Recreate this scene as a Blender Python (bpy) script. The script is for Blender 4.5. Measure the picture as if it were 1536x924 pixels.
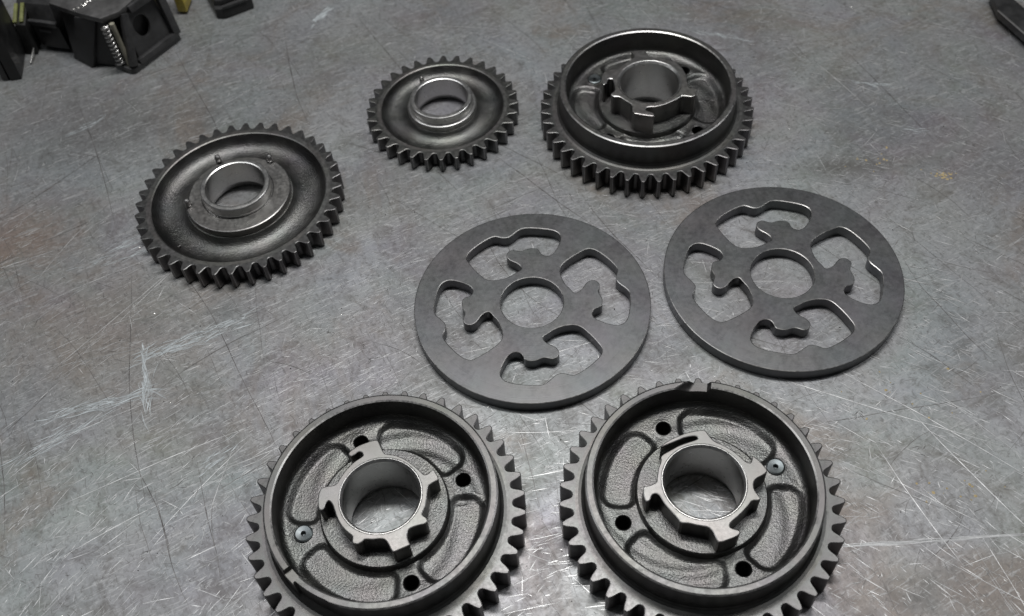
import bpy, bmesh, math, random
from math import sin, cos, pi, radians
from mathutils import Matrix, Vector

random.seed(11)
MM = 0.001
scene = bpy.context.scene
for o in list(bpy.data.objects):
    bpy.data.objects.remove(o)
COL = scene.collection

# ------------------------------------------------------------------ camera
cam_d = bpy.data.cameras.new('camera')
cam = bpy.data.objects.new('camera', cam_d)
COL.objects.link(cam)
r_ = (0.996382891, -0.068106616, -0.050819517)
u_ = (0.084977258, 0.798569733, 0.595873516)
w_ = (0.0, 0.598036680, -0.801468733)
cam.matrix_world = Matrix(((r_[0], u_[0], -w_[0], 0.0), (r_[1], u_[1], -w_[1], 0.0),
                           (r_[2], u_[2], -w_[2], 0.525174), (0, 0, 0, 1)))
cam_d.sensor_width = 36.0
cam_d.lens = 35.841
cam_d.clip_start = 0.01
cam_d.clip_end = 20.0
cam_d.dof.use_dof = True
cam_d.dof.focus_distance = 0.60
cam_d.dof.aperture_fstop = 9.0
scene.camera = cam

# ------------------------------------------------------------------ room light
world = bpy.data.worlds.new('World')
scene.world = world
world.use_nodes = True
bg = world.node_tree.nodes['Background']
bg.inputs['Color'].default_value = (0.93, 0.97, 1.0, 1)
bg.inputs['Strength'].default_value = 0.052


def area_light(name, loc, target, sx, sy, power, color):
    d = bpy.data.lights.new(name, 'AREA')
    d.shape = 'RECTANGLE'
    d.size = sx
    d.size_y = sy
    d.energy = power
    d.color = color
    o = bpy.data.objects.new(name, d)
    COL.objects.link(o)
    o.location = loc
    o.rotation_euler = (Vector(target) - Vector(loc)).to_track_quat('-Z', 'Y').to_euler()
    return o


# workshop ceiling tubes a little beyond the bench, then two added side lamps
area_light('overhead_light', (0.05, 0.72, 1.65), (0.03, 0.38, 0), 0.62, 0.16, 18.5, (1.0, 0.99, 0.97))
area_light('overhead_light', (-1.0, 0.80, 2.1), (0.0, 0.40, 0), 0.14, 1.6, 9.0, (0.97, 0.985, 1.0))  # added side lamp for streaks on the metal, no source known
area_light('overhead_light', (1.1, 0.80, 2.1), (0.0, 0.40, 0), 0.14, 1.6, 8.5, (0.98, 0.99, 1.0))  # added on the other side for the same streaks and fill

scene.render.engine = 'CYCLES'
scene.cycles.max_bounces = 6
scene.view_settings.view_transform = 'Standard'
scene.view_settings.look = 'None'
scene.view_settings.gamma = 1.0
scene.view_settings.use_curve_mapping = False
scene.view_settings.exposure = 0.0


# ------------------------------------------------------------------ materials
class NT:
    def __init__(self, name):
        self.m = bpy.data.materials.new(name)
        self.m.use_nodes = True
        self.t = self.m.node_tree
        self.b = self.t.nodes['Principled BSDF']
        self.co = self.t.nodes.new('ShaderNodeTexCoord').outputs['Object']

    def new(self, typ, **kw):
        n = self.t.nodes.new(typ)
        for k, v in kw.items():
            setattr(n, k, v)
        return n

    def put(self, sock, v):
        if isinstance(v, bpy.types.NodeSocket):
            self.t.links.new(v, sock)
        else:
            sock.default_value = v

    def noise(self, scale, detail=4, rough=0.55, vec=None, dist=0.0):
        n = self.new('ShaderNodeTexNoise')
        self.put(n.inputs['Vector'], vec or self.co)
        n.inputs['Scale'].default_value = scale
        n.inputs['Detail'].default_value = detail
        n.inputs['Roughness'].default_value = rough
        n.inputs['Distortion'].default_value = dist
        return n

    def mapping(self, scale=(1, 1, 1), rot=(0, 0, 0), loc=(0, 0, 0), vec=None):
        n = self.new('ShaderNodeMapping')
        self.put(n.inputs['Vector'], vec or self.co)
        n.inputs['Scale'].default_value = scale
        n.inputs['Rotation'].default_value = rot
        n.inputs['Location'].default_value = loc
        return n.outputs[0]

    def rng(self, v, a, b, c=0.0, d=1.0, smooth=False):
        n = self.new('ShaderNodeMapRange')
        n.interpolation_type = 'SMOOTHSTEP' if smooth else 'LINEAR'
        self.put(n.inputs['Value'], v)
        for i, x in zip((1, 2, 3, 4), (a, b, c, d)):
            n.inputs[i].default_value = x
        return n.outputs[0]

    def math(self, op, a, b=0.0):
        n = self.new('ShaderNodeMath', operation=op)
        self.put(n.inputs[0], a)
        self.put(n.inputs[1], b)
        return n.outputs[0]

    def mix(self, f, a, b, blend='MIX'):
        n = self.new('ShaderNodeMix', data_type='RGBA', blend_type=blend)
        self.put(n.inputs[0], f)
        for s, v in ((n.inputs[6], a), (n.inputs[7], b)):
            self.put(s, v if isinstance(v, bpy.types.NodeSocket) else (*v, 1))
        return n.outputs[2]

    def bump(self, h, strength, dist, normal=None):
        n = self.new('ShaderNodeBump')
        n.inputs['Strength'].default_value = strength
        n.inputs['Distance'].default_value = dist
        self.put(n.inputs['Height'], h)
        if normal is not None:
            self.put(n.inputs['Normal'], normal)
        return n.outputs[0]

    def fin(self, color=None, rough=None, metal=None, normal=None):
        if color is not None:
            self.put(self.b.inputs['Base Color'], color if isinstance(color, bpy.types.NodeSocket) else (*color, 1))
        if rough is not None:
            self.put(self.b.inputs['Roughness'], rough)
        if metal is not None:
            self.put(self.b.inputs['Metallic'], metal)
        if normal is not None:
            self.put(self.b.inputs['Normal'], normal)
        return self.m


def machined(name, c0, c1, r0, r1, grain=0.12, metal=1.0, spots=0.35, turned=0.0):
    k = NT(name)
    n1 = k.noise(55, 5, 0.6)
    n2 = k.noise(420, 4, 0.6)
    f = k.math('ADD', k.math('MULTIPLY', n1.outputs[0], 0.65), k.math('MULTIPLY', n2.outputs[0], 0.35))
    col = k.mix(k.rng(f, 0.32, 0.68), c0, c1)
    tint = k.noise(38, 3, 0.5, k.mapping(loc=(3, 1, 7)))
    col = k.mix(0.022, col, tint.outputs['Color'])
    sp = k.noise(160, 3, 0.6, k.mapping(loc=(9, 4, 2)))
    spm = k.rng(sp.outputs[0], 0.63, 0.72, 0.0, spots)
    col = k.mix(spm, col, tuple(x * 0.45 for x in c0))
    rgh = k.rng(n2.outputs[0], 0.3, 0.7, r0, r1)
    h = k.noise(2600, 2, 0.6)
    nrm = k.bump(h.outputs[0], grain, 0.0002)
    if turned:
        # lathe marks: rings about the part's own axis
        ln = k.new('ShaderNodeVectorMath', operation='LENGTH')
        k.put(ln.inputs[0], k.mapping(scale=(1, 1, 0)))
        cb = k.new('ShaderNodeCombineXYZ')
        k.put(cb.inputs[0], ln.outputs['Value'])
        rg = k.noise(1400, 3, 0.7, cb.outputs[0])
        col = k.mix(k.rng(rg.outputs[0], 0.35, 0.7, 0, turned * 0.5), col, tuple(x * 0.6 for x in c0))
        nrm = k.bump(rg.outputs[0], turned * 0.3, 0.0002, nrm)
        smd = k.noise(26, 4, 0.7, k.mapping(loc=(4, 4, 1)), 1.0)
        rgh = k.math('ADD', rgh, k.rng(smd.outputs[0], 0.4, 0.7, -0.02, 0.05))
    return k.fin(col, rgh, metal, nrm)


M = {}
M['face'] = machined('machined_steel', (0.100, 0.098, 0.095), (0.155, 0.152, 0.148), 0.38, 0.52)
M['plate'] = machined('ground_steel', (0.140, 0.142, 0.147), (0.158, 0.159, 0.164), 0.35, 0.42, 0.06, 1.0, 0.04, 0.4)
M['tooth'] = machined('oiled_gear_steel', (0.090, 0.088, 0.085), (0.142, 0.139, 0.135), 0.34, 0.48, 0.10)
M['bright'] = machined('turned_bright_steel', (0.50, 0.495, 0.485), (0.66, 0.65, 0.64), 0.26, 0.38, 0.05, 1.0, 0.15)
M['hub'] = machined('milled_hub_steel', (0.158, 0.154, 0.149), (0.226, 0.221, 0.214), 0.36, 0.48)
M['edge'] = machined('worn_edge_glint', (0.15, 0.148, 0.145), (0.38, 0.374, 0.368), 0.28, 0.44, 0.05, 1.0, 0.8)  # worn edges, with lamp glint painted into the paler steel
M['pin'] = machined('pin_steel', (0.30, 0.295, 0.29), (0.44, 0.435, 0.43), 0.28, 0.42)
M['flange'] = machined('turned_flange_steel', (0.30, 0.293, 0.282), (0.40, 0.39, 0.376), 0.30, 0.42, 0.05, 1.0, 0.2, 0.3)
M['rivet'] = machined('rivet_steel', (0.085, 0.097, 0.10), (0.14, 0.155, 0.16), 0.34, 0.46)


def cast(name, c0, c1, rough=(0.34, 0.46), amp=1.0):
    k = NT(name)
    g = k.noise(1000, 2, 0.5)
    g2 = k.noise(2100, 1, 0.5)
    big = k.noise(60, 4, 0.6)
    col = k.mix(k.rng(big.outputs[0], 0.3, 0.7), c0, c1)
    col = k.mix(0.02, col, k.noise(45, 3, 0.5, k.mapping(loc=(2, 6, 1))).outputs['Color'])
    rgh = k.rng(big.outputs[0], 0.35, 0.65, *rough)
    n = k.bump(g2.outputs[0], 0.36 * amp, 0.0003)
    n = k.bump(g.outputs[0], 0.46 * amp, 0.0006, n)
    return k.fin(col, rgh, 1.0, n)


M['cast'] = cast('cast_iron', (0.088, 0.088, 0.086), (0.148, 0.147, 0.143))


def plastic(name, c, rough=0.42):
    k = NT(name)
    n = k.noise(90, 4, 0.6)
    h = k.noise(1800, 2, 0.5)
    col = k.mix(k.rng(n.outputs[0], 0.4, 0.75), c, tuple(x * 1.9 + 0.004 for x in c))
    return k.fin(col, k.rng(n.outputs[0], 0.3, 0.7, rough - 0.08, rough + 0.12), 0.0, k.bump(h.outputs[0], 0.15, 0.0002))


M['black'] = plastic('black_plastic', (0.012, 0.012, 0.0125))
M['dark'] = plastic('dark_grey_plastic', (0.032, 0.032, 0.033), 0.32)
M['cap'] = plastic('scuffed_grey_plastic', (0.055, 0.054, 0.054), 0.34)
M['deep'] = plastic('matt_black', (0.006, 0.006, 0.006), 0.6)
M['tan'] = plastic('tan_plastic', (0.20, 0.19, 0.15), 0.4)
M['olive'] = plastic('olive_plastic', (0.13, 0.14, 0.045), 0.5)
M['yellow'] = plastic('yellow_plastic', (0.42, 0.33, 0.06), 0.5)


def table_material():
    k = NT('scratched_sheet_steel')
    wide = k.noise(7, 3, 0.65, dist=0.8)
    mid = k.noise(36, 4, 0.72, dist=0.8)
    fine = k.noise(300, 3, 0.75, dist=0.8)
    col = k.mix(k.rng(wide.outputs[0], 0.32, 0.68), (0.198, 0.202, 0.208), (0.315, 0.325, 0.337))
    col = k.mix(k.rng(mid.outputs[0], 0.48, 0.66, 0, 0.75), col, (0.135, 0.131, 0.127))
    # thin film tints left by oil and heat
    tn = k.noise(13, 2, 0.6, k.mapping(loc=(5, 2, 0)), 0.8)
    hs = k.new('ShaderNodeHueSaturation')
    hs.inputs['Saturation'].default_value = 1.2
    hs.inputs['Value'].default_value = 0.52
    k.put(hs.inputs['Color'], tn.outputs['Color'])
    col = k.mix(0.075, col, hs.outputs[0])
    # brown handling stains
    ru = k.noise(9, 5, 0.7, k.mapping(loc=(1.7, 8.2, 0)), 0.9)
    col = k.mix(k.rng(ru.outputs[0], 0.50, 0.70, 0, 0.6, True), col, (0.200, 0.163, 0.134))
    # worn areas: by the left edge, past the sheet joint at the lower right, an oily patch, grime by the tools
    for cx, cy, rx, ry, c, f in ((-0.345, 0.49, 0.05, 0.04, (0.22, 0.145, 0.108), 0.6), (0.245, 0.185, 0.075, 0.026, (0.15, 0.120, 0.098), 0.75),
                                 (0.245, 0.49, 0.045, 0.014, (0.10, 0.096, 0.085), 0.7), (-0.30, 0.60, 0.09, 0.05, (0.115, 0.108, 0.103), 0.55), (-0.27, 0.41, 0.10, 0.06, (0.21, 0.168, 0.135), 0.5)):
        mp = k.mapping(scale=(1 / rx, 1 / ry, 1), loc=(-cx / rx, -cy / ry, 0))
        ln = k.new('ShaderNodeVectorMath', operation='LENGTH')
        k.put(ln.inputs[0], mp)
        d = k.math('ADD', ln.outputs['Value'], k.math('MULTIPLY', k.math('SUBTRACT', mid.outputs[0], 0.5), 2.6))
        col = k.mix(k.rng(d, 1.3, 0.0, 0, f, True), col, c)
    # short curling hairlines
    g1 = k.noise(1.0, 2, 0.5, k.mapping(scale=(70, 480, 1), vec=k.mapping(rot=(0, 0, radians(-24)))), 1.4)
    g2 = k.noise(1.0, 2, 0.5, k.mapping(scale=(90, 520, 1), loc=(4, 9, 0), vec=k.mapping(rot=(0, 0, radians(64)))), 1.6)
    hi = k.rng(g1.outputs[0], 0.57, 0.68, 0, 0.5)
    lo = k.rng(g2.outputs[0], 0.60, 0.72, 0, 0.4)
    col = k.mix(hi, col, (0.40, 0.405, 0.41))
    col = k.mix(lo, col, (0.095, 0.091, 0.088))
    col = k.mix(k.rng(fine.outputs[0], 0.52, 0.70, 0, 0.6), col, (0.09, 0.087, 0.084))
    col = k.mix(k.rng(fine.outputs[0], 0.44, 0.30, 0, 0.4), col, (0.42, 0.425, 0.43))
    rgh = k.rng(mid.outputs[0], 0.3, 0.7, 0.38, 0.56)
    hgt = k.math('ADD', fine.outputs[0], k.math('MULTIPLY', k.math('SUBTRACT', hi, lo), 0.8))
    n = k.bump(hgt, 0.35, 0.0003)
    n = k.bump(wide.outputs[0], 0.30, 0.004, n)
    return k.fin(col, rgh, 0.42, n)


M['table'] = table_material()


def flat_metal(name, c, rough, metal):
    k = NT(name)
    n = k.noise(300, 2, 0.6)
    col = k.mix(k.rng(n.outputs[0], 0.3, 0.7), tuple(x * 0.8 for x in c), c)
    return k.fin(col, rough, metal)


def mark_metal(name, c0, c1, rough, metal):
    """scratch metal, each stroke as deep as its own 'tone'"""
    k = NT(name)
    at = k.new('ShaderNodeAttribute', attribute_name='tone')
    return k.fin(k.mix(at.outputs['Fac'], c0, c1), rough, metal)


M['scr'] = mark_metal('fresh_scratch_glint', (0.42, 0.425, 0.43), (0.96, 0.96, 0.96), 0.40, 0.5)  # scratch steel with lamp glint painted into its pale tone
M['scr2'] = mark_metal('worn_scratch_steel', (0.28, 0.283, 0.287), (0.56, 0.565, 0.57), 0.45, 0.5)
M['drk'] = mark_metal('dirt_filled_scratch', (0.17, 0.164, 0.16), (0.035, 0.031, 0.029), 0.5, 0.4)
M['chalk'] = mark_metal('pale_paint_smear', (0.30, 0.32, 0.33), (0.58, 0.63, 0.655), 0.5, 0.2)
M['grit'] = flat_metal('black_grit', (0.03, 0.028, 0.026), 0.6, 0.2)
M['chip'] = flat_metal('bright_metal_chip', (0.9, 0.88, 0.84), 0.25, 1.0)
M['rustchip'] = flat_metal('yellow_brown_residue', (0.42, 0.33, 0.17), 0.6, 0.2)


# ------------------------------------------------------------------ mesh helpers
def finish(me, mat, angle=32):
    me.materials.append(mat)
    for p in me.polygons:
        p.use_smooth = True
    me.set_sharp_from_angle(angle=radians(angle))
    return me


def edge_glint(me):
    """edge glints painted in: rubbed-bright steel on narrow chamfer faces that look upward"""
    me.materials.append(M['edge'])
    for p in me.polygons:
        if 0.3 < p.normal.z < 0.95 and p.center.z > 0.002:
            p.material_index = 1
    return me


def mesh(name, verts, faces, mat, angle=32, scale=MM):
    me = bpy.data.meshes.new(name)
    me.from_pydata([(v[0] * scale, v[1] * scale, v[2] * scale) for v in verts], [], faces)
    me.update()
    return finish(me, mat, angle)


def obj(name, me, parent=None, loc=(0, 0, 0), rotz=0.0):
    o = bpy.data.objects.new(name, me)
    COL.objects.link(o)
    o.location = loc
    o.rotation_euler = (0, 0, rotz)
    o.parent = parent
    return o


def thing(name, label, cat, loc, rotz=0.0, group=None):
    o = obj(name, None, None, loc, rotz)
    o.empty_display_size = 0.02
    return tag(o, label, cat, group)


def tag(o, label, cat, group=None):
    o['label'] = label
    o['category'] = cat
    if group:
        o['group'] = group
    return o


def stuff(o):
    o['kind'] = 'stuff'
    return o


def lathe_data(prof, seg, off=0.0, zfun=None):
    vs, fs = [], []
    n = len(prof)
    for i in range(seg):
        a = 2 * pi * i / seg + off
        for (r, z) in prof:
            if zfun:
                r, z = zfun(a, r, z)
            vs.append((r * cos(a), r * sin(a), z))
    for i in range(seg):
        j = (i + 1) % seg
        for k in range(n - 1):
            fs.append((i * n + k, i * n + k + 1, j * n + k + 1, j * n + k))
    return vs, fs


def lathe(name, prof, mat, seg=128, off=0.0, zfun=None, angle=16):
    vs, fs = lathe_data(prof, seg, off, zfun)
    me = mesh(name, vs, fs, mat, angle)
    bm = bmesh.new()
    bm.from_mesh(me)
    bmesh.ops.recalc_face_normals(bm, faces=bm.faces[:])
    bm.to_mesh(me)
    bm.free()
    me.set_sharp_from_angle(angle=radians(angle))
    return me


def chaikin(q, it=1, r=0.25):
    for _ in range(it):
        out = []
        for i in range(len(q)):
            a, b = q[i], q[(i + 1) % len(q)]
            out.append((a[0] * (1 - r) + b[0] * r, a[1] * (1 - r) + b[1] * r))
            out.append((a[0] * r + b[0] * (1 - r), a[1] * r + b[1] * (1 - r)))
        q = out
    return q


def circle(r, n=128, c=(0, 0)):
    return [(c[0] + r * cos(2 * pi * i / n), c[1] + r * sin(2 * pi * i / n)) for i in range(n)]


def plate_mesh(name, polys, z0, z1, bev, mat, angle=14):
    """flat plate with holes cut out of it and small edge breaks (mm)"""
    cu = bpy.data.curves.new(name, 'CURVE')
    cu.dimensions = '2D'
    cu.fill_mode = 'BOTH'
    for q in polys:
        s = cu.splines.new('POLY')
        s.points.add(len(q) - 1)
        for p, (x, y) in zip(s.points, q):
            p.co = (x * MM, y * MM, 0, 1)
        s.use_cyclic_u = True
    cu.extrude = ((z1 - z0) / 2 - bev) * MM
    cu.bevel_depth = bev * MM
    cu.bevel_resolution = 0
    cu.offset = -bev * MM
    o = bpy.data.objects.new(name, cu)
    COL.objects.link(o)
    dg = bpy.context.evaluated_depsgraph_get()
    dg.update()
    me = bpy.data.meshes.new_from_object(o.evaluated_get(dg))
    bpy.data.objects.remove(o)
    bpy.data.curves.remove(cu)
    me.name = name
    bm = bmesh.new()
    bm.from_mesh(me)
    bmesh.ops.remove_doubles(bm, verts=bm.verts[:], dist=1e-6)
    bmesh.ops.translate(bm, verts=bm.verts[:], vec=(0, 0, (z0 + z1) / 2 * MM))
    for v in bm.verts:                      # edge breaks slope gently off the top face to catch the lamps
        if abs(v.co.z - (z1 - bev) * MM) < 1e-6:
            v.co.z = (z1 - 0.45 * bev) * MM
    bmesh.ops.recalc_face_normals(bm, faces=bm.faces[:])
    bm.to_mesh(me)
    bm.free()
    me.materials.clear()
    finish(me, mat, angle)
    return edge_glint(me)


def loft_mesh(name, rings, mat, bev=0.8, cap=True):
    """stack of matching outlines (mm, xyz) skinned and edge-rounded"""
    bm = bmesh.new()
    rows = [[bm.verts.new((x * MM, y * MM, z * MM)) for x, y, z in ring] for ring in rings]
    n = len(rows[0])
    for a, b in zip(rows[:-1], rows[1:]):
        for i in range(n):
            bm.faces.new((a[i], a[(i + 1) % n], b[(i + 1) % n], b[i]))
    if cap:
        bm.faces.new(rows[0][::-1])
        bm.faces.new(rows[-1])
    bmesh.ops.recalc_face_normals(bm, faces=bm.faces[:])
    if bev:
        bmesh.ops.bevel(bm, geom=bm.edges[:], offset=bev * MM, segments=2, profile=0.6, affect='EDGES', clamp_overlap=True)
    me = bpy.data.meshes.new(name)
    bm.to_mesh(me)
    bm.free()
    return finish(me, mat, 35)


def beam_mesh(name, p, q, w, h, up, mat, bev=0.7):
    p, q, up = Vector(p), Vector(q), Vector(up)
    d = (q - p).normalized()
    s = d.cross(up).normalized()
    t = s.cross(d).normalized()
    r = []
    for c in (p, q):
        r.append([tuple(c + s * (a * w / 2) + t * (b * h / 2)) for a, b in ((-1, -1), (1, -1), (1, 1), (-1, 1))])
    return loft_mesh(name, r, mat, bev)


def tube_mesh(name, pts, rad, mat, n=8, cap=True):
    vs, fs = [], []
    for i, p in enumerate(pts):
        p = Vector(p)
        a = Vector(pts[max(i - 1, 0)])
        b = Vector(pts[min(i + 1, len(pts) - 1)])
        d = (b - a).normalized()
        s = d.cross(Vector((0.31, 0.17, 0.93))).normalized()
        t = d.cross(s)
        for k in range(n):
            v = p + (s * cos(2 * pi * k / n) + t * sin(2 * pi * k / n)) * rad
            vs.append(tuple(v))
    for i in range(len(pts) - 1):
        for k in range(n):
            fs.append((i * n + k, i * n + (k + 1) % n, (i + 1) * n + (k + 1) % n, (i + 1) * n + k))
    if cap:
        fs.append(tuple(range(n))[::-1])
        fs.append(tuple((len(pts) - 1) * n + k for k in range(n)))
    return mesh(name, vs, fs, mat, 50)


# ------------------------------------------------------------------ the bench top
def bench():
    bm = bmesh.new()
    bmesh.ops.create_cube(bm, size=1.0)
    bmesh.ops.scale(bm, vec=(2.4, 1.9, 0.03), verts=bm.verts[:])
    bmesh.ops.translate(bm, vec=(0, 0.60, -0.015), verts=bm.verts[:])
    me = bpy.data.meshes.new('bench_top')
    bm.to_mesh(me)
    bm.free()
    o = obj('bench_top', finish(me, M['table']))
    o['kind'] = 'structure'
    return o


table = bench()

# ------------------------------------------------------------------ gear building
SEG = 4                    # rim segments per tooth


def tooth_mesh(n, rr, rt, z0, z1, ch=0.45):
    """one tooth with half a gap on either side, seated on the rim"""
    p = 2 * pi / n
    h = rt - rr
    half = [(rt, 0.0), (rt - 0.005 * h, 0.072), (rt - 0.06 * h, 0.106), (rr + 0.80 * h, 0.155), (rr + 0.60 * h, 0.210), (rr + 0.40 * h, 0.252),
            (rr + 0.22 * h, 0.295), (rr + 0.09 * h, 0.345), (rr + 0.02 * h, 0.410), (rr, 0.5)]
    prof = [(r, -f * p) for r, f in half[::-1]] + [(r, f * p) for r, f in half[1:]]
    pts = [(r * cos(a), r * sin(a)) for r, a in prof]
    m = len(pts)
    ins = []
    for i in range(m):
        if i == 0 or i == m - 1:
            r, a = prof[i]
            ins.append(((r - ch) * cos(a), (r - ch) * sin(a)))
            continue
        ax, ay = pts[i - 1]
        bx, by = pts[i + 1]
        tx, ty = bx - ax, by - ay
        l = math.hypot(tx, ty)
        ins.append((pts[i][0] - ty / l * ch, pts[i][1] + tx / l * ch))
    rin = rr - 1.5
    base = [(rin * cos(-p / 2 + p * i / SEG), rin * sin(-p / 2 + p * i / SEG)) for i in range(SEG + 1)]
    vs, fs = [], []
    rows = []
    for q, z in ((ins, z0), (pts, z0 + ch), (pts, z1 - 0.45 * ch), (ins, z1)):
        rows.append(range(len(vs), len(vs) + m))
        vs += [(x, y, z) for x, y in q]
    for a, b in zip(rows[:-1], rows[1:]):
        for i in range(m - 1):
            fs.append((a[i], a[i + 1], b[i + 1], b[i]))
    for z, row, flip in ((z1, rows[3], False), (z0, rows[0], True)):
        k = len(vs)
        vs += [(x, y, z) for x, y in base]
        poly = list(row) + [k + i for i in range(SEG, -1, -1)]
        fs.append(tuple(poly[::-1] if flip else poly))
    me = bpy.data.meshes.new('tooth')
    me.from_pydata([(x * MM, y * MM, z * MM) for x, y, z in vs], [], fs)
    bm = bmesh.new()
    bm.from_mesh(me)
    bmesh.ops.triangulate(bm, faces=[f for f in bm.faces if len(f.verts) > 4])
    bm.to_mesh(me)
    bm.free()
    me.materials.append(M['tooth'])
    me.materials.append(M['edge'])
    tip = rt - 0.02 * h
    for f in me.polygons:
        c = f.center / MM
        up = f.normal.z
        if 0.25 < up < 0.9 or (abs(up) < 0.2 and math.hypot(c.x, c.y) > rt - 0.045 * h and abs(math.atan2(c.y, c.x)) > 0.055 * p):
            f.material_index = 1  # glint lines painted on chamfers and tip corners
    for f in me.polygons:
        f.use_smooth = True
    me.set_sharp_from_angle(angle=radians(17))
    return me


def rim_with_teeth(root, n, rr, rt, rin, z0, z1, phase):
    prof = [(rr - 1.5, z1), (rin + 0.8, z1), (rin, z1 - 0.35), (rin - 0.6, z0 + 2), (rin - 0.6, z0), (rr - 1.5, z0)]
    # outlines start half a pitch from a tooth so the rim's corners meet the teeth's
    me = lathe('toothed_rim', prof, M['face'], n * SEG, phase + pi / n)
    rim = obj('toothed_rim', me, root)
    tm = tooth_mesh(n, rr, rt, z0, z1)
    for i in range(n):
        obj('tooth', tm, rim, rotz=phase + 2 * pi * i / n)
    return rim


# ------------------------------------------------------------------ traced outlines (mm, about each part's centre)
SLOT = [(-39.9,41.8),(-38.0,45.7),(-30.4,52.3),(-22.3,57.2),(-19.2,57.2),(-15.6,55.5),(-12.0,55.0),(-8.7,57.0),(-5.3,60.1),(-2.0,62.3),(2.7,62.4),(11.0,60.9),(18.2,58.9),(22.0,56.3),(23.4,53.0),(23.2,49.6),(21.4,45.1),(18.8,40.4),(16.2,37.6),(13.1,36.7),(10.1,37.8),(8.7,40.1),(8.2,42.6),(6.5,44.1),(2.4,44.7),(-0.5,43.9),(-3.5,42.6),(-6.5,43.4),(-9.0,44.5),(-11.6,43.7),(-13.6,41.3),(-13.5,38.3),(-11.2,35.3),(-7.7,33.3),(-5.3,30.7),(-4.4,28.3),(-5.1,26.8),(-7.7,25.4),(-12.0,22.3),(-18.7,20.3),(-23.8,20.1),(-27.3,21.1),(-30.2,23.6),(-34.5,29.3),(-38.4,36.0),(-40.0,39.5)]
HUB5 = [(-17.9,26.6),(-16.8,28.3),(-13.0,30.9),(-7.8,32.8),(-2.1,34.1),(-0.7,31.2),(0.6,27.6),(1.9,24.8),(3.7,24.3),(8.0,23.3),(13.2,20.4),(18.3,15.7),(21.3,12.4),(23.4,9.8),(25.5,10.2),(27.3,12.0),(28.6,12.6),(29.8,10.3),(31.2,7.3),(30.6,6.0),(27.5,4.6),(25.4,3.2),(24.9,0.4),(24.4,-4.2),(23.7,-8.2),(22.4,-11.3),(21.8,-12.6),(22.6,-14.0),(24.2,-15.1),(24.8,-17.3),(23.3,-18.6),(18.8,-19.2),(15.0,-20.5),(13.9,-23.0),(14.4,-26.6),(15.4,-28.8),(15.2,-29.7),(11.3,-31.1),(6.8,-32.8),(5.6,-31.0),(4.3,-27.8),(2.7,-25.5),(1.0,-24.7),(-3.5,-24.8),(-8.0,-24.1),(-9.6,-25.7),(-11.7,-26.8),(-14.3,-25.9),(-14.4,-24.0),(-14.2,-21.9),(-17.6,-19.0),(-20.4,-15.6),(-22.9,-10.7),(-24.6,-5.1),(-25.7,-2.3),(-27.5,-0.4),(-29.1,-1.5),(-29.8,-4.6),(-31.4,-6.0),(-32.8,-4.8),(-33.4,-0.6),(-33.2,4.0),(-32.0,7.2),(-28.7,8.1),(-25.2,8.1),(-23.5,9.2),(-22.0,12.1),(-19.9,15.6),(-17.4,18.6),(-14.5,21.4),(-11.1,23.5),(-9.5,24.8),(-10.3,26.9),(-12.5,27.6),(-14.6,25.6),(-16.7,24.8)]
HUB6 = [(6.2,30.5),(7.3,27.2),(9.0,24.0),(11.0,22.2),(14.8,19.8),(19.2,15.8),(21.9,12.2),(24.1,9.0),(26.2,8.4),(27.5,10.3),(28.0,12.8),(31.1,9.5),(34.4,3.0),(31.8,1.0),(27.2,-0.9),(25.3,-3.1),(24.8,-6.7),(26.1,-10.0),(27.3,-12.4),(26.2,-13.4),(22.6,-13.0),(20.0,-15.8),(15.0,-20.2),(9.3,-24.1),(8.0,-26.2),(9.4,-27.6),(12.8,-28.8),(13.0,-30.4),(10.9,-32.1),(1.5,-34.7),(0.3,-32.8),(-0.5,-28.4),(-2.4,-25.6),(-7.8,-24.2),(-12.0,-22.6),(-16.1,-22.2),(-17.2,-19.5),(-20.4,-14.6),(-22.9,-10.2),(-24.4,-5.8),(-26.0,-4.5),(-28.2,-4.9),(-30.0,-8.4),(-32.1,-8.7),(-32.8,-4.0),(-32.3,0.0),(-29.5,0.2),(-24.8,1.6),(-24.0,5.4),(-22.6,10.2),(-20.6,13.8),(-20.4,16.8),(-18.4,18.2),(-13.3,20.6),(-9.6,22.4),(-3.9,24.0),(0.4,25.0),(1.6,26.4),(-0.4,27.6),(-5.7,27.0),(-11.2,25.1),(-15.7,23.6),(-19.6,22.2),(-19.0,23.4),(-15.5,25.6),(-11.8,27.3),(-4.4,29.8),(1.9,30.7)]
HUB3 = [(-8.5,33.9),(-3.4,34.5),(1.5,33.9),(3.7,26.4),(11.8,24.2),(17.6,20.6),(22.0,17.4),(25.2,11.0),(26.6,2.8),(25.9,-5.6),(25.9,-10.5),(31.0,-11.1),(31.0,-13.5),(28.2,-19.8),(20.0,-17.0),(17.9,-19.0),(9.1,-23.8),(0.8,-26.1),(-5.5,-25.5),(-7.2,-27.4),(-6.3,-29.7),(-2.7,-31.4),(-1.7,-33.9),(-2.8,-35.3),(-10.0,-33.0),(-16.4,-30.3),(-15.3,-22.0),(-19.6,-17.0),(-23.1,-12.6),(-27.3,-12.3),(-29.0,-9.5),(-26.9,-7.4),(-25.3,-6.4),(-25.1,-0.3),(-25.1,6.0),(-28.5,7.0),(-30.1,2.7),(-32.5,0.4),(-33.7,3.2),(-32.8,10.5),(-30.2,14.8),(-25.3,16.3),(-20.2,16.4),(-15.8,20.3),(-10.2,25.1),(-6.6,27.8),(-7.7,32.2)]


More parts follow.
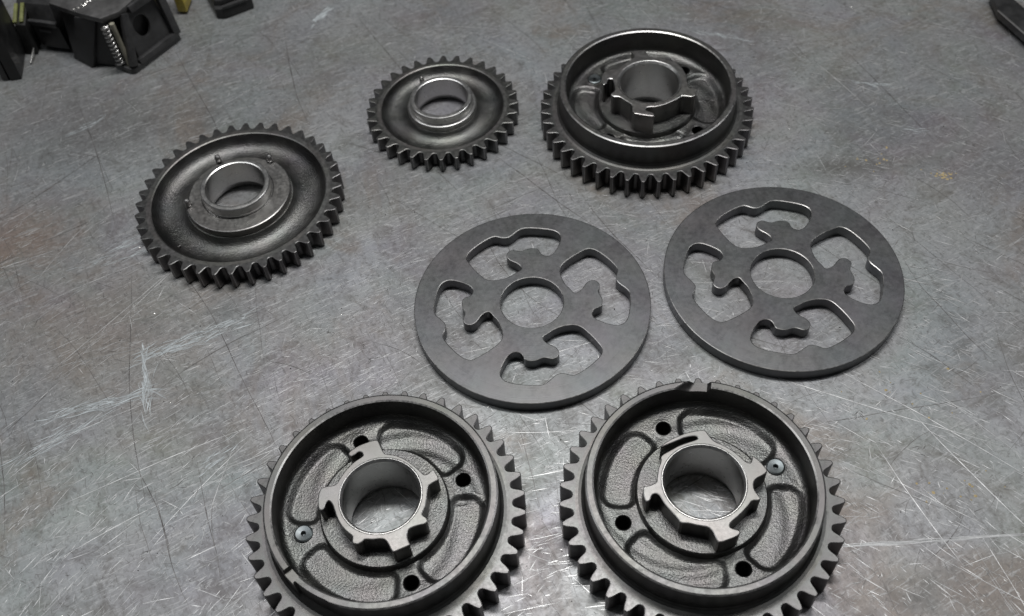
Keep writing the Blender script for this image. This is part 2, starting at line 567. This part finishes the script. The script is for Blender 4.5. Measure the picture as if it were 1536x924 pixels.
def claw_gear(label, loc, n, phase, hub, holes, rivet_k, pocket, notch=None, hub_off=(0, 0), cr=35.0, pdep=2.3, ht=35.7):
    """ring gear: toothed rim, raised stop ring, cast web with kidney pockets, dog-clutch hub"""
    root = thing('clutch_gear', label, 'gear', loc, 0, 'large gears with a raised ring and a claw hub')
    rim_with_teeth(root, n, 69.4, 76.5, 62.6, 0.8, 17.0, phase)
    # raised ring
    prof = [(66.2, 17.02), (64.6, 17.35), (63.3, 18.4), (62.55, 20.2), (62.5, 35.8), (61.6, 36.2), (58.9, 36.2), (58.0, 35.8), (57.7, 26.0), (57.3, 19.5), (57.2, 12)]
    dense = []
    for (a, b) in zip(prof[:-1], prof[1:]):
        k = 5 if abs(a[1] - b[1]) > 6 or abs(a[0] - b[0]) > 2 else 1
        dense += [(a[0] + (b[0] - a[0]) * i / k, a[1] + (b[1] - a[1]) * i / k) for i in range(k)]
    dense.append(prof[-1])

    def cut(a, r, z):
        if notch is None or z < 20:
            return r, z
        d = (math.degrees(a) - notch[1] + 180) % 360 - 180
        if notch[0] == 'step':
            w = notch[2]
            if abs(d) < w:
                z = min(z, 32.6 - (62.5 - r) * 0.10)
            elif 0 < d - w < 26:
                # the outside of the ring is turned down a little past the step
                r = min(r, 61.2 + max(0.0, (d - w - 18) / 8 * 1.3))
        else:
            # run-out of a side cutter: steep on one flank, long and shallow on the other, deeper inside
            e = 62.5 - r
            up = min(max((d + notch[2]) / 2.2, 0), 1)
            end = 5.5 + e * 2.2
            dn = min(max((end - d) / (4.0 + e * 1.6), 0), 1)
            z = min(z, 36.2 - (2.6 + e * 0.32) * up * up * (3 - 2 * up) * dn * dn * (3 - 2 * dn))
        return r, z
    rm = lathe('stop_ring', dense, M['face'], 720 if notch else 256, 0, cut, 14)
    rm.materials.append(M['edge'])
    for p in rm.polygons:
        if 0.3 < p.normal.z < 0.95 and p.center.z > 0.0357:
            p.material_index = 1  # glint painted along the ring's upper edges
    obj('stop_ring', rm, root)

    # cast web as a relief: fillet to the ring, four kidney pockets, bolt holes
    R0, R1, NR, NA = 33.0, 57.6, 64, 480
    hr = 4.1
    hc = [(45.2 * cos(radians(a)), 45.2 * sin(radians(a))) for a in holes]
    vs, fs = [], []
    dead = set()
    rs = random.Random(int(loc[0] * 1e5))
    lump = [(rs.uniform(0, 6.28), rs.uniform(1, 9), rs.uniform(0.03, 0.10)) for _ in range(9)]
    for i in range(NA):
        a = 2 * pi * i / NA
        for j in range(NR + 1):
            r = R0 + (R1 - R0) * j / NR
            z = 18.6
            if r > 53.2:
                t = min((r - 53.2) / 4.4, 1.0)
                z += 4.2 * (1 - math.sqrt(max(0, 1 - t * t)))
            best = 99
            for (ac, hw) in pocket:
                da = (math.degrees(a) - ac + 180) % 360 - 180
                u = abs(r - 44.6) - (9.0 - 6.5)
                v = abs(radians(da)) * (0.35 * r + 0.65 * 44.6) - (radians(hw) * 44.6 - 6.5)
                d = math.hypot(max(u, 0), max(v, 0)) + min(max(u, v), 0) - 6.5
                best = min(best, d)
            t = min(max((1.7 - best) / 4.6, 0), 1)
            z -= pdep * t * t * (3 - 2 * t)
            z += sum(w * sin(f * a + p + r * 0.35 * f / 4) for p, f, w in lump)
            x, y = r * cos(a), r * sin(a)
            for (cx, cy) in hc:
                d = math.hypot(x - cx, y - cy)
                if d < hr * 1.09:
                    if d > hr * 0.91:
                        x, y = cx + (x - cx) / d * hr, cy + (y - cy) / d * hr
                    else:
                        dead.add(len(vs))
                elif d < hr + 2.2:
                    z += 0.25 * (1 - (d - hr) / 2.2)
            vs.append((x, y, z))
    w = NR + 1
    for i in range(NA):
        k = (i + 1) % NA
        for j in range(NR):
            f = (i * w + j, i * w + j + 1, k * w + j + 1, k * w + j)
            if not any(q in dead for q in f):
                fs.append(f[::-1])
    web = obj('web', mesh('web', vs, fs, M['cast'], 60), root)
    for a, (cx, cy) in zip(holes, hc):
        if a != holes[rivet_k]:
            obj('bolt_hole', lathe('bolt_hole', [(hr + 0.35, 19.15), (hr - 0.1, 18.7), (hr - 0.15, 2.0), (0.05, 1.6)], M['deep'], 28), web, (cx * MM, cy * MM, 0))  # near-black lining paints the shade down the hole
        else:
            obj('rivet', lathe('rivet', [(0.02, 17.2), (0.75, 17.3), (0.95, 19.2), (1.5, 19.75), (4.2, 20.0), (5.0, 19.6), (5.2, 18.6), (5.2, 17)], M['rivet'], 32), web, (cx * MM, cy * MM, 0))
    # collar and claw hub
    obj('collar', lathe('collar', [(22.0, 22.5), (cr - 0.7, 22.5), (cr, 21.9), (cr + 0.6, 18.0), (cr + 1.2, 12.0)], M['cast'], 160), root)
    ox, oy = hub_off
    hb = obj('claw_hub', plate_mesh('claw_hub', [chaikin(hub, 1, 0.22), circle(22.2, 128)], 20.5, ht, 0.45, M['hub']), root, (ox * MM, oy * MM, 0))
    obj('bore', lathe('bore', [(22.15, ht - 0.04), (21.9, ht - 0.04), (20.7, ht - 1.1), (20.6, ht - 1.4), (20.6, 6.4), (21.8, 5.4), (22.4, 0.9), (30, 0.9)], M['bright'], 128), hb)
    return root


def dish_gear(name, label, loc, n, phase, rr, rt, rin, z1, bowl, group):
    root = thing(name, label, 'gear', loc, 0, group)
    rim_with_teeth(root, n, rr, rt, rin, 0.8, z1, phase)
    return root


# ------------------------------------------------------------------ the gears
PK = [(62, 34), (152.5, 33), (-117, 36), (-28.5, 34)]
claw_gear('large clutch gear at bottom left, stepped cut in its ring, rivet at its left', (-0.0780, 0.2490, 0.0002), 41, radians(2.8),
          HUB5, (108.3, 17.5, -72.2, -166.5), 3, PK, ('step', -138.5, 4.0))
claw_gear('large clutch gear at bottom right with a rounded scoop cut in its ring', (0.0930, 0.2410, 0.0002), 41, radians(2.0),
          HUB6, (107.5, 17.0, -71.5, -165.0), 1, [(60, 36), (152, 31), (-118, 35), (-30, 33)], ('scoop', 83.0, 7.2))
claw_gear('large clutch gear at the top right, behind the two slotted discs', (0.1092, 0.5515, 0.0002), 44, radians(-91.8),
          HUB3, (139.0, 44.0, -46.0, -134.0), 0, [(91, 34), (181, 30), (-92, 32), (0, 33)], None, (1.26, -0.1), 35.0, 2.6, 38.6)

# gear with a stepped flange and three pins
g1 = dish_gear('flanged_gear', 'gear at the left with a flanged hub and three small pins in its dished face', (-0.1823, 0.4990, 0.0002), 40, radians(1.0),
               65.3, 71.6, 60.3, 14.9, None, 'gears with a dished cast face')
obj('web', lathe('web', [(60.35, 14.5), (59.6, 12.5), (58.0, 9.5), (55.5, 7.2), (52.0, 5.9), (48.0, 5.5), (44.0, 5.8), (40.5, 7.0), (38.3, 8.8), (37.0, 11.2), (33.0, 11.6)], M['cast'], 192, angle=50), g1)
fl = []
for i in range(180):
    a = 2 * pi * i / 180
    d = math.degrees(a)
    r = 36.2
    if 52 < d < 196:
        r = 34.0
    for pa in (117, 54, 194):
        e = abs((d - pa + 180) % 360 - 180)
        if e < 4.2:
            r = min(r, 32.2 + 0.35 * e)
    fl.append((r * cos(a), r * sin(a)))
flange = obj('flange', plate_mesh('flange', [fl, circle(24.6, 128)], 9.0, 17.0, 0.6, M['flange']), g1)
obj('hub', lathe('hub', [(24.6, 16.3), (24.0, 16.2), (23.6, 17.6), (24.1, 18.2), (24.1, 24.0), (23.8, 24.6), (23.3, 24.95), (22.9, 25.0), (21.2, 25.0), (20.5, 24.7), (20.2, 24.2), (20.2, 6.5), (21.6, 5.5), (22.2, 1.0), (34, 0.9), (40, 4.0)], M['bright'], 128), g1)
for k, (a, r) in enumerate(((117.3, 36.2), (54.0, 34.9), (194.0, 34.4))):
    pin = lathe('pin', [(2.1, 8.0), (2.1, 20.6), (1.8, 21.6), (1.1, 22.2), (0.02, 22.4)], M['pin'], 18)
    obj('pin', pin, g1, (r * cos(radians(a)) * MM, r * sin(radians(a)) * MM, 0))
obj('cast_dot', lathe('cast_dot', [(1.3, 5.6), (1.1, 7.3), (0.7, 7.4), (0.4, 6.7), (0.02, 6.6)], M['cast'], 16), g1, (-39.0 * MM, -36.5 * MM, 0.6 * MM))

# small gear with a plain stepped hub
g2 = dish_gear('small_gear', 'smallest gear at the top centre with a plain stepped hub and one pin', (-0.0387, 0.5745, 0.0002), 32, radians(-92.4),
               49.7, 56.4, 45.2, 12.3, None, 'gears with a dished cast face')
obj('web', lathe('web', [(45.25, 11.9), (44.5, 10.0), (43.0, 7.6), (40.5, 5.7), (37.5, 4.9), (34.0, 4.8), (31.0, 5.3), (28.4, 6.4), (26.6, 8.2), (25.6, 10.0), (24.0, 10.4)], M['cast'], 160, angle=50), g2)
obj('hub', lathe('hub', [(25.7, 8.5), (25.4, 13.4), (25.0, 14.0), (24.6, 14.2), (23.4, 14.2), (23.0, 14.6), (23.0, 19.8), (22.7, 20.4), (22.2, 20.7), (20.1, 20.7), (19.5, 20.4), (19.2, 19.9), (19.2, 5.5), (20.6, 4.5), (21.0, 1.0), (30, 0.9), (36, 3.0)], M['bright'], 128), g2)
obj('pin', lathe('pin', [(1.8, 3.0), (1.8, 10.4), (1.5, 11.5), (0.9, 12.2), (0.02, 12.5)], M['pin'], 16), g2, (-15.0 * MM, 33.5 * MM, 0))


# ------------------------------------------------------------------ slotted discs
def slotted_disc(label, loc, rotz):
    def rot(q, a):
        return [(x * cos(a) - y * sin(a), x * sin(a) + y * cos(a)) for x, y in q]
    s = chaikin(SLOT, 2, 0.25)
    polys = [circle(75.0, 256), circle(20.1, 128)] + [rot(s, -k * pi / 2) for k in range(4)]
    me = plate_mesh('slotted_disc', polys, 0.0, 8.3, 0.42, M['plate'])
    o = obj('slotted_disc', me, None, loc, rotz)
    return tag(o, label, 'disc', 'flat steel discs with four hooked slots')


slotted_disc('flat slotted steel disc in the centre, left one of the two discs', (0.0129, 0.3889, 0.0002), 0.0)
slotted_disc('flat slotted steel disc on the right, below the tall ringed gear', (0.1738, 0.3951, 0.0002), radians(-8.0))


# ------------------------------------------------------------------ clutter at the far edge
def tool_housing():
    ox, oy = -0.300, 0.690
    root = thing('tool_housing', 'black plastic tool housing with a coil spring and a pale rod at its corner', 'tool', (ox, oy, 0.0))

    def L(p):
        return (p[0] - ox * 1000, p[1] - oy * 1000, p[2])
    bot = [(-293, 664), (-262, 699), (-268, 735), (-330, 745), (-338, 685), (-316, 670)]
    top = [(-294, 668), (-274, 690), (-268, 735), (-330, 745), (-334, 692), (-313, 677)]
    obj('body', loft_mesh('body', [[L((x, y, 1.5)) for x, y in bot], [L((x, y, 44)) for x, y in top]], M['black'], 1.2), root)
    cap = [(-294.7, 664.5), (-281.8, 671.5), (-262, 703), (-262, 745), (-336, 750), (-340, 690), (-312.1, 673)]
    obj('top_cap', loft_mesh('top_cap', [[L((x, y, 43.5)) for x, y in cap], [L((x, y, 48.2)) for x, y in cap]], M['cap'], 1.0), root)
    cv, cf = [], []
    for _ in range(26):
        u = random.random()
        x, y = -318 + 16 * u + random.gauss(0, 1.2), 677 + 18 * u + random.gauss(0, 1.0)
        k0, n0, rr0 = len(cv), 5, random.uniform(0.3, 1.1)
        cv += [L((x + rr0 * random.uniform(.5, 1.3) * cos(6.28 * i / n0), y + rr0 * random.uniform(.5, 1.3) * sin(6.28 * i / n0), 48.25)) for i in range(n0)] + [L((x, y, 48.6))]
        cf += [(k0 + i, k0 + (i + 1) % n0, k0 + n0) for i in range(n0)]
    stuff(obj('paint_chips', mesh('paint_chips', cv, cf, M['chip'], 20), root))
    foot = [(-286, 655.5), (-282, 656), (-251.5, 694.5), (-254, 700), (-275, 705), (-300, 664)]
    obj('foot_rail', loft_mesh('foot_rail', [[L((x, y, 0.2)) for x, y in foot], [L((x, y, 5.2)) for x, y in foot]], M['dark'], 1.0), root)
    # flared rib left of the spring slot
    rb0 = [(-320, 667), (-314, 672), (-330, 690), (-338, 682)]
    rb1 = [(-301, 669), (-299, 674), (-316, 686), (-319, 675)]
    obj('flared_rib', loft_mesh('flared_rib', [[L((x, y, 0.3)) for x, y in rb0], [L((x, y, 44)) for x, y in rb1]], M['black'], 1.2), root)
    # framed right-hand face with its oval opening
    A, B, C, D = (Vector(L(p)) for p in ((-283, 658, 6), (-253.5, 694.5, 6), (-258, 700, 44), (-280.5, 674.5, 44)))
    nrm = (B - A).cross(D - A).normalized()
    for nm, p, q, wd in (('frame_bar', A, D, 6.0), ('frame_bar', B, C, 6.5), ('frame_bar', D + (C - D) * 0.15, C, 6.0), ('frame_bar', A + (B - A) * 0.12, B, 5.0)):
        obj(nm, beam_mesh(nm, p, q, wd, 5.0, nrm, M['dark'], 0.9), root)
    ex = (B - A).normalized()
    ey = nrm.cross(ex).normalized()
    c = (A + B + C + D) / 4 - nrm * 4.0
    oval = [(7.2 * cos(t) * (1 + 0.12 * sin(t)) - 3, 9.0 * sin(t) + 2) for t in [2 * pi * i / 40 for i in range(40)]]
    pm = plate_mesh('oval_panel', [[(-19, -19), (20, -19), (16, 19), (-14, 19)], oval], -1.6, 1.6, 0.5, M['dark'])
    pm.transform(Matrix(((ex.x, ey.x, nrm.x, c.x * MM), (ex.y, ey.y, nrm.y, c.y * MM), (ex.z, ey.z, nrm.z, c.z * MM), (0, 0, 0, 1))))
    obj('oval_panel', pm, root)
    # spring and guide rod stand in the slot at the front corner
    sx, sy = -293.4, 661.6
    pts = []
    for i in range(10 * 14 + 1):
        t = i / 14
        pts.append(L((sx + 2.7 * cos(2 * pi * t), sy + 2.7 * sin(2 * pi * t), 5.5 + 37.5 * t / 10)))
    obj('coil_spring', tube_mesh('coil_spring', pts, 0.8, M['bright'], 8), root)
    obj('guide_rod', tube_mesh('guide_rod', [L((-286.6, 660.8, 5)), L((-287.2, 662, 12)), L((-287.6, 663, 30)), L((-287.8, 663.5, 43.5))], 2.0, M['tan'], 12), root)
    obj('end_block', loft_mesh('end_block', [[L(p) for p in ((-258, 729, 2), (-250, 727, 2), (-248, 745, 2), (-258, 748, 2))],
                                             [L(p) for p in ((-258, 729, 22), (-250, 727, 22), (-248, 745, 22), (-258, 748, 22))]], M['yellow'], 1), root)
    return root


tool_housing()


def bracket():
    ox, oy = -0.355, 0.700
    root = thing('plastic_bracket', 'dark plastic bracket with two short slots, beside the tool housing', 'bracket', (ox, oy, 0.0))

    def L(p):
        return (p[0] - ox * 1000, p[1] - oy * 1000, p[2])
    b = [(-364, 696, 4), (-340, 688, 4), (-341, 735, 4), (-366, 738, 4)]
    m = [(-366, 699, 24), (-342, 691, 24), (-343, 735, 24), (-368, 738, 24)]
    t = [(-368, 708, 38), (-346, 702, 38), (-346, 735, 38), (-370, 738, 38)]
    z = [(x, y, 0.3) for x, y, _ in [(-358, 702, 0), (-342, 697, 0), (-342, 733, 0), (-360, 735, 0)]]
    obj('body', loft_mesh('body', [[L(p) for p in r] for r in (z, b, m, t)], M['black'], 1.5), root)
    for (zc, k) in ((19.5, 0.0), (8.0, 0.8)):
        p = Vector(L((-360 + k, 696.4, zc)))
        q = Vector(L((-350 + k, 693.0, zc)))
        obj('slot_insert', beam_mesh('slot_insert', p, q, 2.2, 2.4, (0, 0, 1), M['dark'], 0.5), root)
    obj('ridge', beam_mesh('ridge', Vector(L((-367, 699.5, 26))), Vector(L((-342.5, 691.5, 26))), 3.6, 4.5, (0, 0, 1), M['dark'], 1.2), root)
    return root


bracket()


def clamp_jaw():
    ox, oy = -0.385, 0.670
    root = thing('clamp_jaw', 'dark upright clamp plate at the far left edge of the picture', 'clamp', (ox, oy, 0.0))

    def L(p):
        return (p[0] - ox * 1000, p[1] - oy * 1000, p[2])
    obj('plate', loft_mesh('plate', [[L(p) for p in ((-384, 660, 0.3), (-375, 661, 0.3), (-380, 700, 0.3), (-389, 700, 0.3))],
                                     [L(p) for p in ((-384, 664, 70), (-375, 665, 70), (-380, 704, 70), (-389, 704, 70))]], M['black'], 1), root)
    obj('edge_strip', loft_mesh('edge_strip', [[L(p) for p in ((-391, 661, 0.3), (-385.5, 660.5, 0.3), (-390, 700, 0.3), (-395, 700, 0.3))],
                                               [L(p) for p in ((-391, 665, 40), (-385.5, 664.5, 40), (-390, 704, 40), (-395, 704, 40))]], M['dark'], 0.8), root)
    return root


clamp_jaw()


def cutter():
    ox, oy = -0.372, 0.705
    root = thing('utility_cutter', 'dark tool with olive green inserts between the clamp plate and the bracket', 'tool', (ox, oy, 0.0))

    def L(p):
        return (p[0] - ox * 1000, p[1] - oy * 1000, p[2])
    obj('handle', loft_mesh('handle', [[L(p) for p in ((-379, 692, 0.4), (-368, 690, 0.4), (-371, 745, 0.4), (-384, 745, 0.4))],
                                       [L(p) for p in ((-378, 697, 26), (-369, 695, 26), (-372, 745, 34), (-383, 745, 34))]], M['deep'], 1.2), root)
    for dx in (0.0, 5.2):
        obj('insert', beam_mesh('insert', Vector(L((-377.3 + dx, 697.5, 27))), Vector(L((-378.8 + dx, 717, 31))), 3.0, 2.6, (0, 0, 1), M['olive'], 0.6), root)
    obj('blade', beam_mesh('blade', Vector(L((-371.5, 679, 1.2))), Vector(L((-369.5, 694, 6))), 0.9, 2.6, (0, 0, 1), M['bright'], 0.2), root)
    return root


cutter()


def plug():
    ox, oy = -0.212, 0.730
    root = thing('plastic_clip', 'small dark plastic clip with a pale edge at the top, right of the tool housing', 'clip', (ox, oy, 0.0))

    def L(p):
        return (p[0] - ox * 1000, p[1] - oy * 1000, p[2])
    q = [(-224, 717), (-217, 716), (-194, 727.5), (-202, 760), (-238, 750)]
    obj('body', loft_mesh('body', [[L((x, y, 0.4)) for x, y in q], [L((x * 0.99 - 2.1, y + 1.5, 9)) for x, y in q]], M['black'], 1), root)
    obj('edge_strip', beam_mesh('edge_strip', Vector(L((-217.5, 717.5, 10))), Vector(L((-199, 726.5, 10))), 2.0, 2.4, (0, 0, 1), M['dark'], 0.5), root)
    obj('lid', loft_mesh('lid', [[L((x, y, 9)) for x, y in ((-225, 723), (-219, 722), (-200, 732), (-205, 760), (-236, 752))],
                                 [L((x, y, 13)) for x, y in ((-224, 725), (-219, 724), (-202, 733), (-206, 760), (-234, 752))]], M['black'], 1), root)
    return root


plug()


def bar():
    ox, oy = 0.405, 0.625
    root = thing('flat_bar', 'black flat bar with a bright lower edge in the top right corner', 'bar', (ox, oy, 0.0), 0, None)

    def L(p):
        return (p[0] - ox * 1000, p[1] - oy * 1000, p[2])
    q = [(394, 630), (412, 575), (430, 581), (404, 660), (396, 655)]
    obj('body', loft_mesh('body', [[L((x + 2, y, 3.0)) for x, y in q], [L((x, y, 12)) for x, y in q]], M['black'], 0.9), root)
    obj('bright_edge', beam_mesh('bright_edge', Vector(L((393.8, 629.5, 11.6))), Vector(L((411.6, 575.5, 11.6))), 0.9, 1.0, (0, 0, 1), M['bright'], 0.2), root)
    obj('foot', loft_mesh('foot', [[L(p) for p in ((399, 636, 0.2), (412, 590, 0.2), (422, 594, 0.2), (404, 650, 0.2))],
                                   [L(p) for p in ((399, 636, 3.4), (412, 590, 3.4), (422, 594, 3.4), (404, 650, 3.4))]], M['deep'], 0.4), root)
    return root


bar()


# ------------------------------------------------------------------ scratches and grit on the bench
class Marks:
    def __init__(self):
        self.v, self.f, self.t = [], [], []

    def line(self, x, y, ang, length, w, bend=0.0, wob=0.0, tone=None):
        """thin tapering strip lying on the sheet (mm), its depth fading in and out along the stroke"""
        n = max(3, min(36, int(length / 4) + 2))
        z = random.uniform(0.02, 0.16)
        tone = random.betavariate(1.6, 1.4) if tone is None else tone
        a = ang - bend / 2
        px, py = x - cos(ang) * length / 2, y - sin(ang) * length / 2
        k = len(self.v)
        ph = random.uniform(0, 6.28)
        fr = random.uniform(0.15, 0.5)
        for i in range(n + 1):
            t = i / n
            ww = w * (0.12 + 0.88 * math.sin(pi * min(max(t, 0.02), 0.98)) ** 0.7) * random.uniform(0.75, 1.2) / 2
            nx, ny = -sin(a), cos(a)
            self.v += [(px + nx * ww, py + ny * ww, z), (px - nx * ww, py - ny * ww, z)]
            a += bend / n + random.gauss(0, wob)
            px += cos(a) * length / n
            py += sin(a) * length / n
        for i in range(n):
            self.f.append((k + 2 * i, k + 2 * i + 1, k + 2 * i + 3, k + 2 * i + 2))
            self.t.append(max(0.0, min(1.0, tone * (0.72 + 0.38 * sin(ph + fr * i * 4)) * math.sin(pi * (i + 0.5) / n) ** 0.4)))

    def speck(self, x, y, r, h):
        k = len(self.v)
        n = random.randint(4, 6)
        o = random.uniform(0, 6)
        for i in range(n):
            rr = r * random.uniform(0.5, 1.2)
            self.v.append((x + rr * cos(o + 2 * pi * i / n), y + rr * sin(o + 2 * pi * i / n), 0.01))
        self.v.append((x + random.uniform(-.3, .3) * r, y + random.uniform(-.3, .3) * r, h))
        for i in range(n):
            self.f.append((k + i, k + (i + 1) % n, k + n))
            self.t.append(1.0)

    def build(self, name, mat):
        me = mesh(name, self.v, self.f, mat, 30)
        at = me.attributes.new('tone', 'FLOAT', 'FACE')
        at.data.foreach_set('value', self.t)
        return stuff(obj(name, me, table))


def rnd_pt():
    # more marks towards the near middle of the sheet, where work gets done
    y = random.uniform(120, 800)
    x = random.uniform(-1, 1) * (250 + 0.32 * y)
    return x, y


fresh, worn, dark, smear, grit, chips, resid = (Marks() for _ in range(7))
TX, TY = 20, 20


def tangent(x, y):
    return math.atan2(y - TY, x - TX) + pi / 2  # strokes laid in rings, standing in for lamp glints on random scratches


for _ in range(7500):
    x, y = rnd_pt()
    worn.line(x, y, tangent(x, y) + (random.gauss(0, 0.4) if random.random() < 0.7 else random.uniform(0, pi)), min(60, 1.5 + random.expovariate(1 / 3.5)), random.uniform(0.12, 0.34), random.gauss(0, 0.25), 0.04)
for _ in range(7000):
    x, y = rnd_pt()
    ln = 1.5 + random.expovariate(1 / 5.5)
    fresh.line(x, y, tangent(x, y) + (random.gauss(0, 0.17) if random.random() < 0.82 else random.uniform(0, pi)), min(ln, 45), random.uniform(0.14, 0.34), random.gauss(0, 0.05), 0.012)
for _ in range(170):          # long ones
    x, y = rnd_pt()
    (worn if random.random() < 0.6 else fresh).line(x, y, tangent(x, y) + random.gauss(0, 0.3), random.uniform(40, 140), random.uniform(0.16, 0.34), random.gauss(0, 0.16), 0.012)
for _ in range(60):          # parallel groups of short nicks
    x, y = rnd_pt()
    tg = tangent(x, y) + random.gauss(0, 0.12)
    for i in range(random.randint(5, 12)):
        fresh.line(x + random.gauss(0, 6), y + i * random.uniform(2, 4.5), tg + random.gauss(0, 0.05), random.uniform(3, 12), random.uniform(0.14, 0.3), 0, 0.01, random.uniform(0.3, 1))
for _ in range(3400):
    x, y = rnd_pt()
    dark.line(x, y, tangent(x, y) + pi / 2 + random.gauss(0, 0.7), min(30, 1.0 + random.expovariate(1 / 3.0)), random.uniform(0.12, 0.34), random.gauss(0, 0.5), 0.08)
for _ in range(240):
    x, y = rnd_pt()
    a = radians(random.choice((118, 112, 105, 125, 128, 35, 150))) + random.gauss(0, 0.15)
    dark.line(x, y, a, random.uniform(25, 110), random.uniform(0.18, 0.45), random.gauss(0, 0.25), 0.03, random.uniform(0.35, 0.9))
# marks that stand out in the picture
for (x, y, deg, ln, w, bend) in ((-250, 420, 47, 170, 0.34, 0.05), (-215, 300, 22, 120, 0.36, 0.0), (-190, 280, 52, 80, 0.36, 0), (200, 300, -28, 170, 0.38, 0.05),
                                 (235, 290, -40, 150, 0.38, 0.02), (250, 250, -62, 110, 0.42, 0.1), (215, 235, -70, 80, 0.4, 0.2), (-265, 450, 26, 120, 0.32, -.15), (175, 545, -6, 60, 0.4, 0.02)):
    fresh.line(x, y, radians(deg), ln, w, bend, 0.008, 0.7)
for (x, y, deg, ln, w, bend) in ((-190, 380, 118, 240, 0.45, 0.25), (-240, 360, 104, 190, 0.45, -.1), (-230, 620, 115, 150, 0.5, 0.1), (-160, 640, 108, 120, 0.55, -0.1),
                                 (290, 560, 110, 120, 0.45, 0.2), (-300, 560, 112, 150, 0.5, 0.15), (215, 300, 8, 150, 0.35, 0.25), (-85, 660, 118, 110, 0.5, 0)):
    dark.line(x, y, radians(deg), ln, w, bend, 0.02, 0.8)


def smear_at(x, y, deg, ln, wd, n, w=(0.3, 0.9)):
    a = radians(deg)
    for _ in range(n):
        t, s = random.gauss(0, 0.24), random.gauss(0, 0.3)
        smear.line(x + cos(a) * t * ln - sin(a) * s * wd, y + sin(a) * t * ln + cos(a) * s * wd, a + random.gauss(0, 0.12), random.uniform(0.08, 0.35) * ln, random.uniform(*w), random.gauss(0, 0.3), 0.08, random.uniform(0.3, 1.0))


smear_at(-138, 709, 52, 26, 5, 40, (0.8, 1.8))
for (x, y, deg, ln, wd, n) in ((-215, 385, 22, 60, 9, 60), (-232, 360, 100, 55, 5, 50), (-255, 345, 12, 70, 6, 60), (-280, 322, 30, 55, 9, 45), (-190, 395, 25, 50, 8, 40), (-270, 470, 30, 50, 10, 30),
                               (-240, 470, 18, 60, 4, 25), (185, 640, -25, 40, 4, 25), (285, 570, -20, 30, 5, 16), (-180, 300, 40, 30, 10, 22), (155, 330, -30, 20, 6, 12), (300, 520, -14, 30, 5, 14), (-310, 600, 35, 40, 6, 16)):
    smear_at(x, y, deg, ln, wd, n, (0.25, 0.7))
for _ in range(60):           # the joint between two sheets at the lower right
    x = random.uniform(172, 275)
    worn.line(x, 213.4 - 0.018 * (x - 172) + random.gauss(0, 0.5), random.gauss(-0.02, 0.02), random.uniform(8, 30), random.uniform(0.25, 0.6), 0, 0.01, random.uniform(0.2, 0.8))
for (px, py) in ((-96, 371), (-116, 385), (-88, 362), (60, 300), (196, 292), (225, 268)):   # stray black shavings
    for _ in range(4):
        dark.line(px + random.gauss(0, 1.6), py + random.gauss(0, 1.6), random.uniform(0, pi), random.uniform(2, 6), random.uniform(0.3, 0.6), random.gauss(0, 1.2), 0.2, 1.0)
for _ in range(420):
    x, y = rnd_pt()
    grit.speck(x, y, random.uniform(0.2, 0.65), random.uniform(0.15, 0.5))
for _ in range(220):
    x, y = rnd_pt()
    chips.speck(x, y, random.uniform(0.2, 0.5), random.uniform(0.1, 0.35))
for (cx, cy, s, n) in ((305, 475, 4, 26), (262, 492, 14, 14), (240, 240, 16, 16), (215, 300, 30, 14)):
    for _ in range(n):
        resid.speck(random.gauss(cx, s), random.gauss(cy, s * 0.5), random.uniform(0.4, 1.3), 0.25)
fresh.build('scratch_glints', M['scr'])
worn.build('worn_scratches', M['scr2'])
dark.build('dirt_scratches', M['drk'])
smear.build('paint_smears', M['chalk'])
grit.build('grit', M['grit'])
chips.build('metal_chips', M['chip'])
resid.build('residue', M['rustchip'])
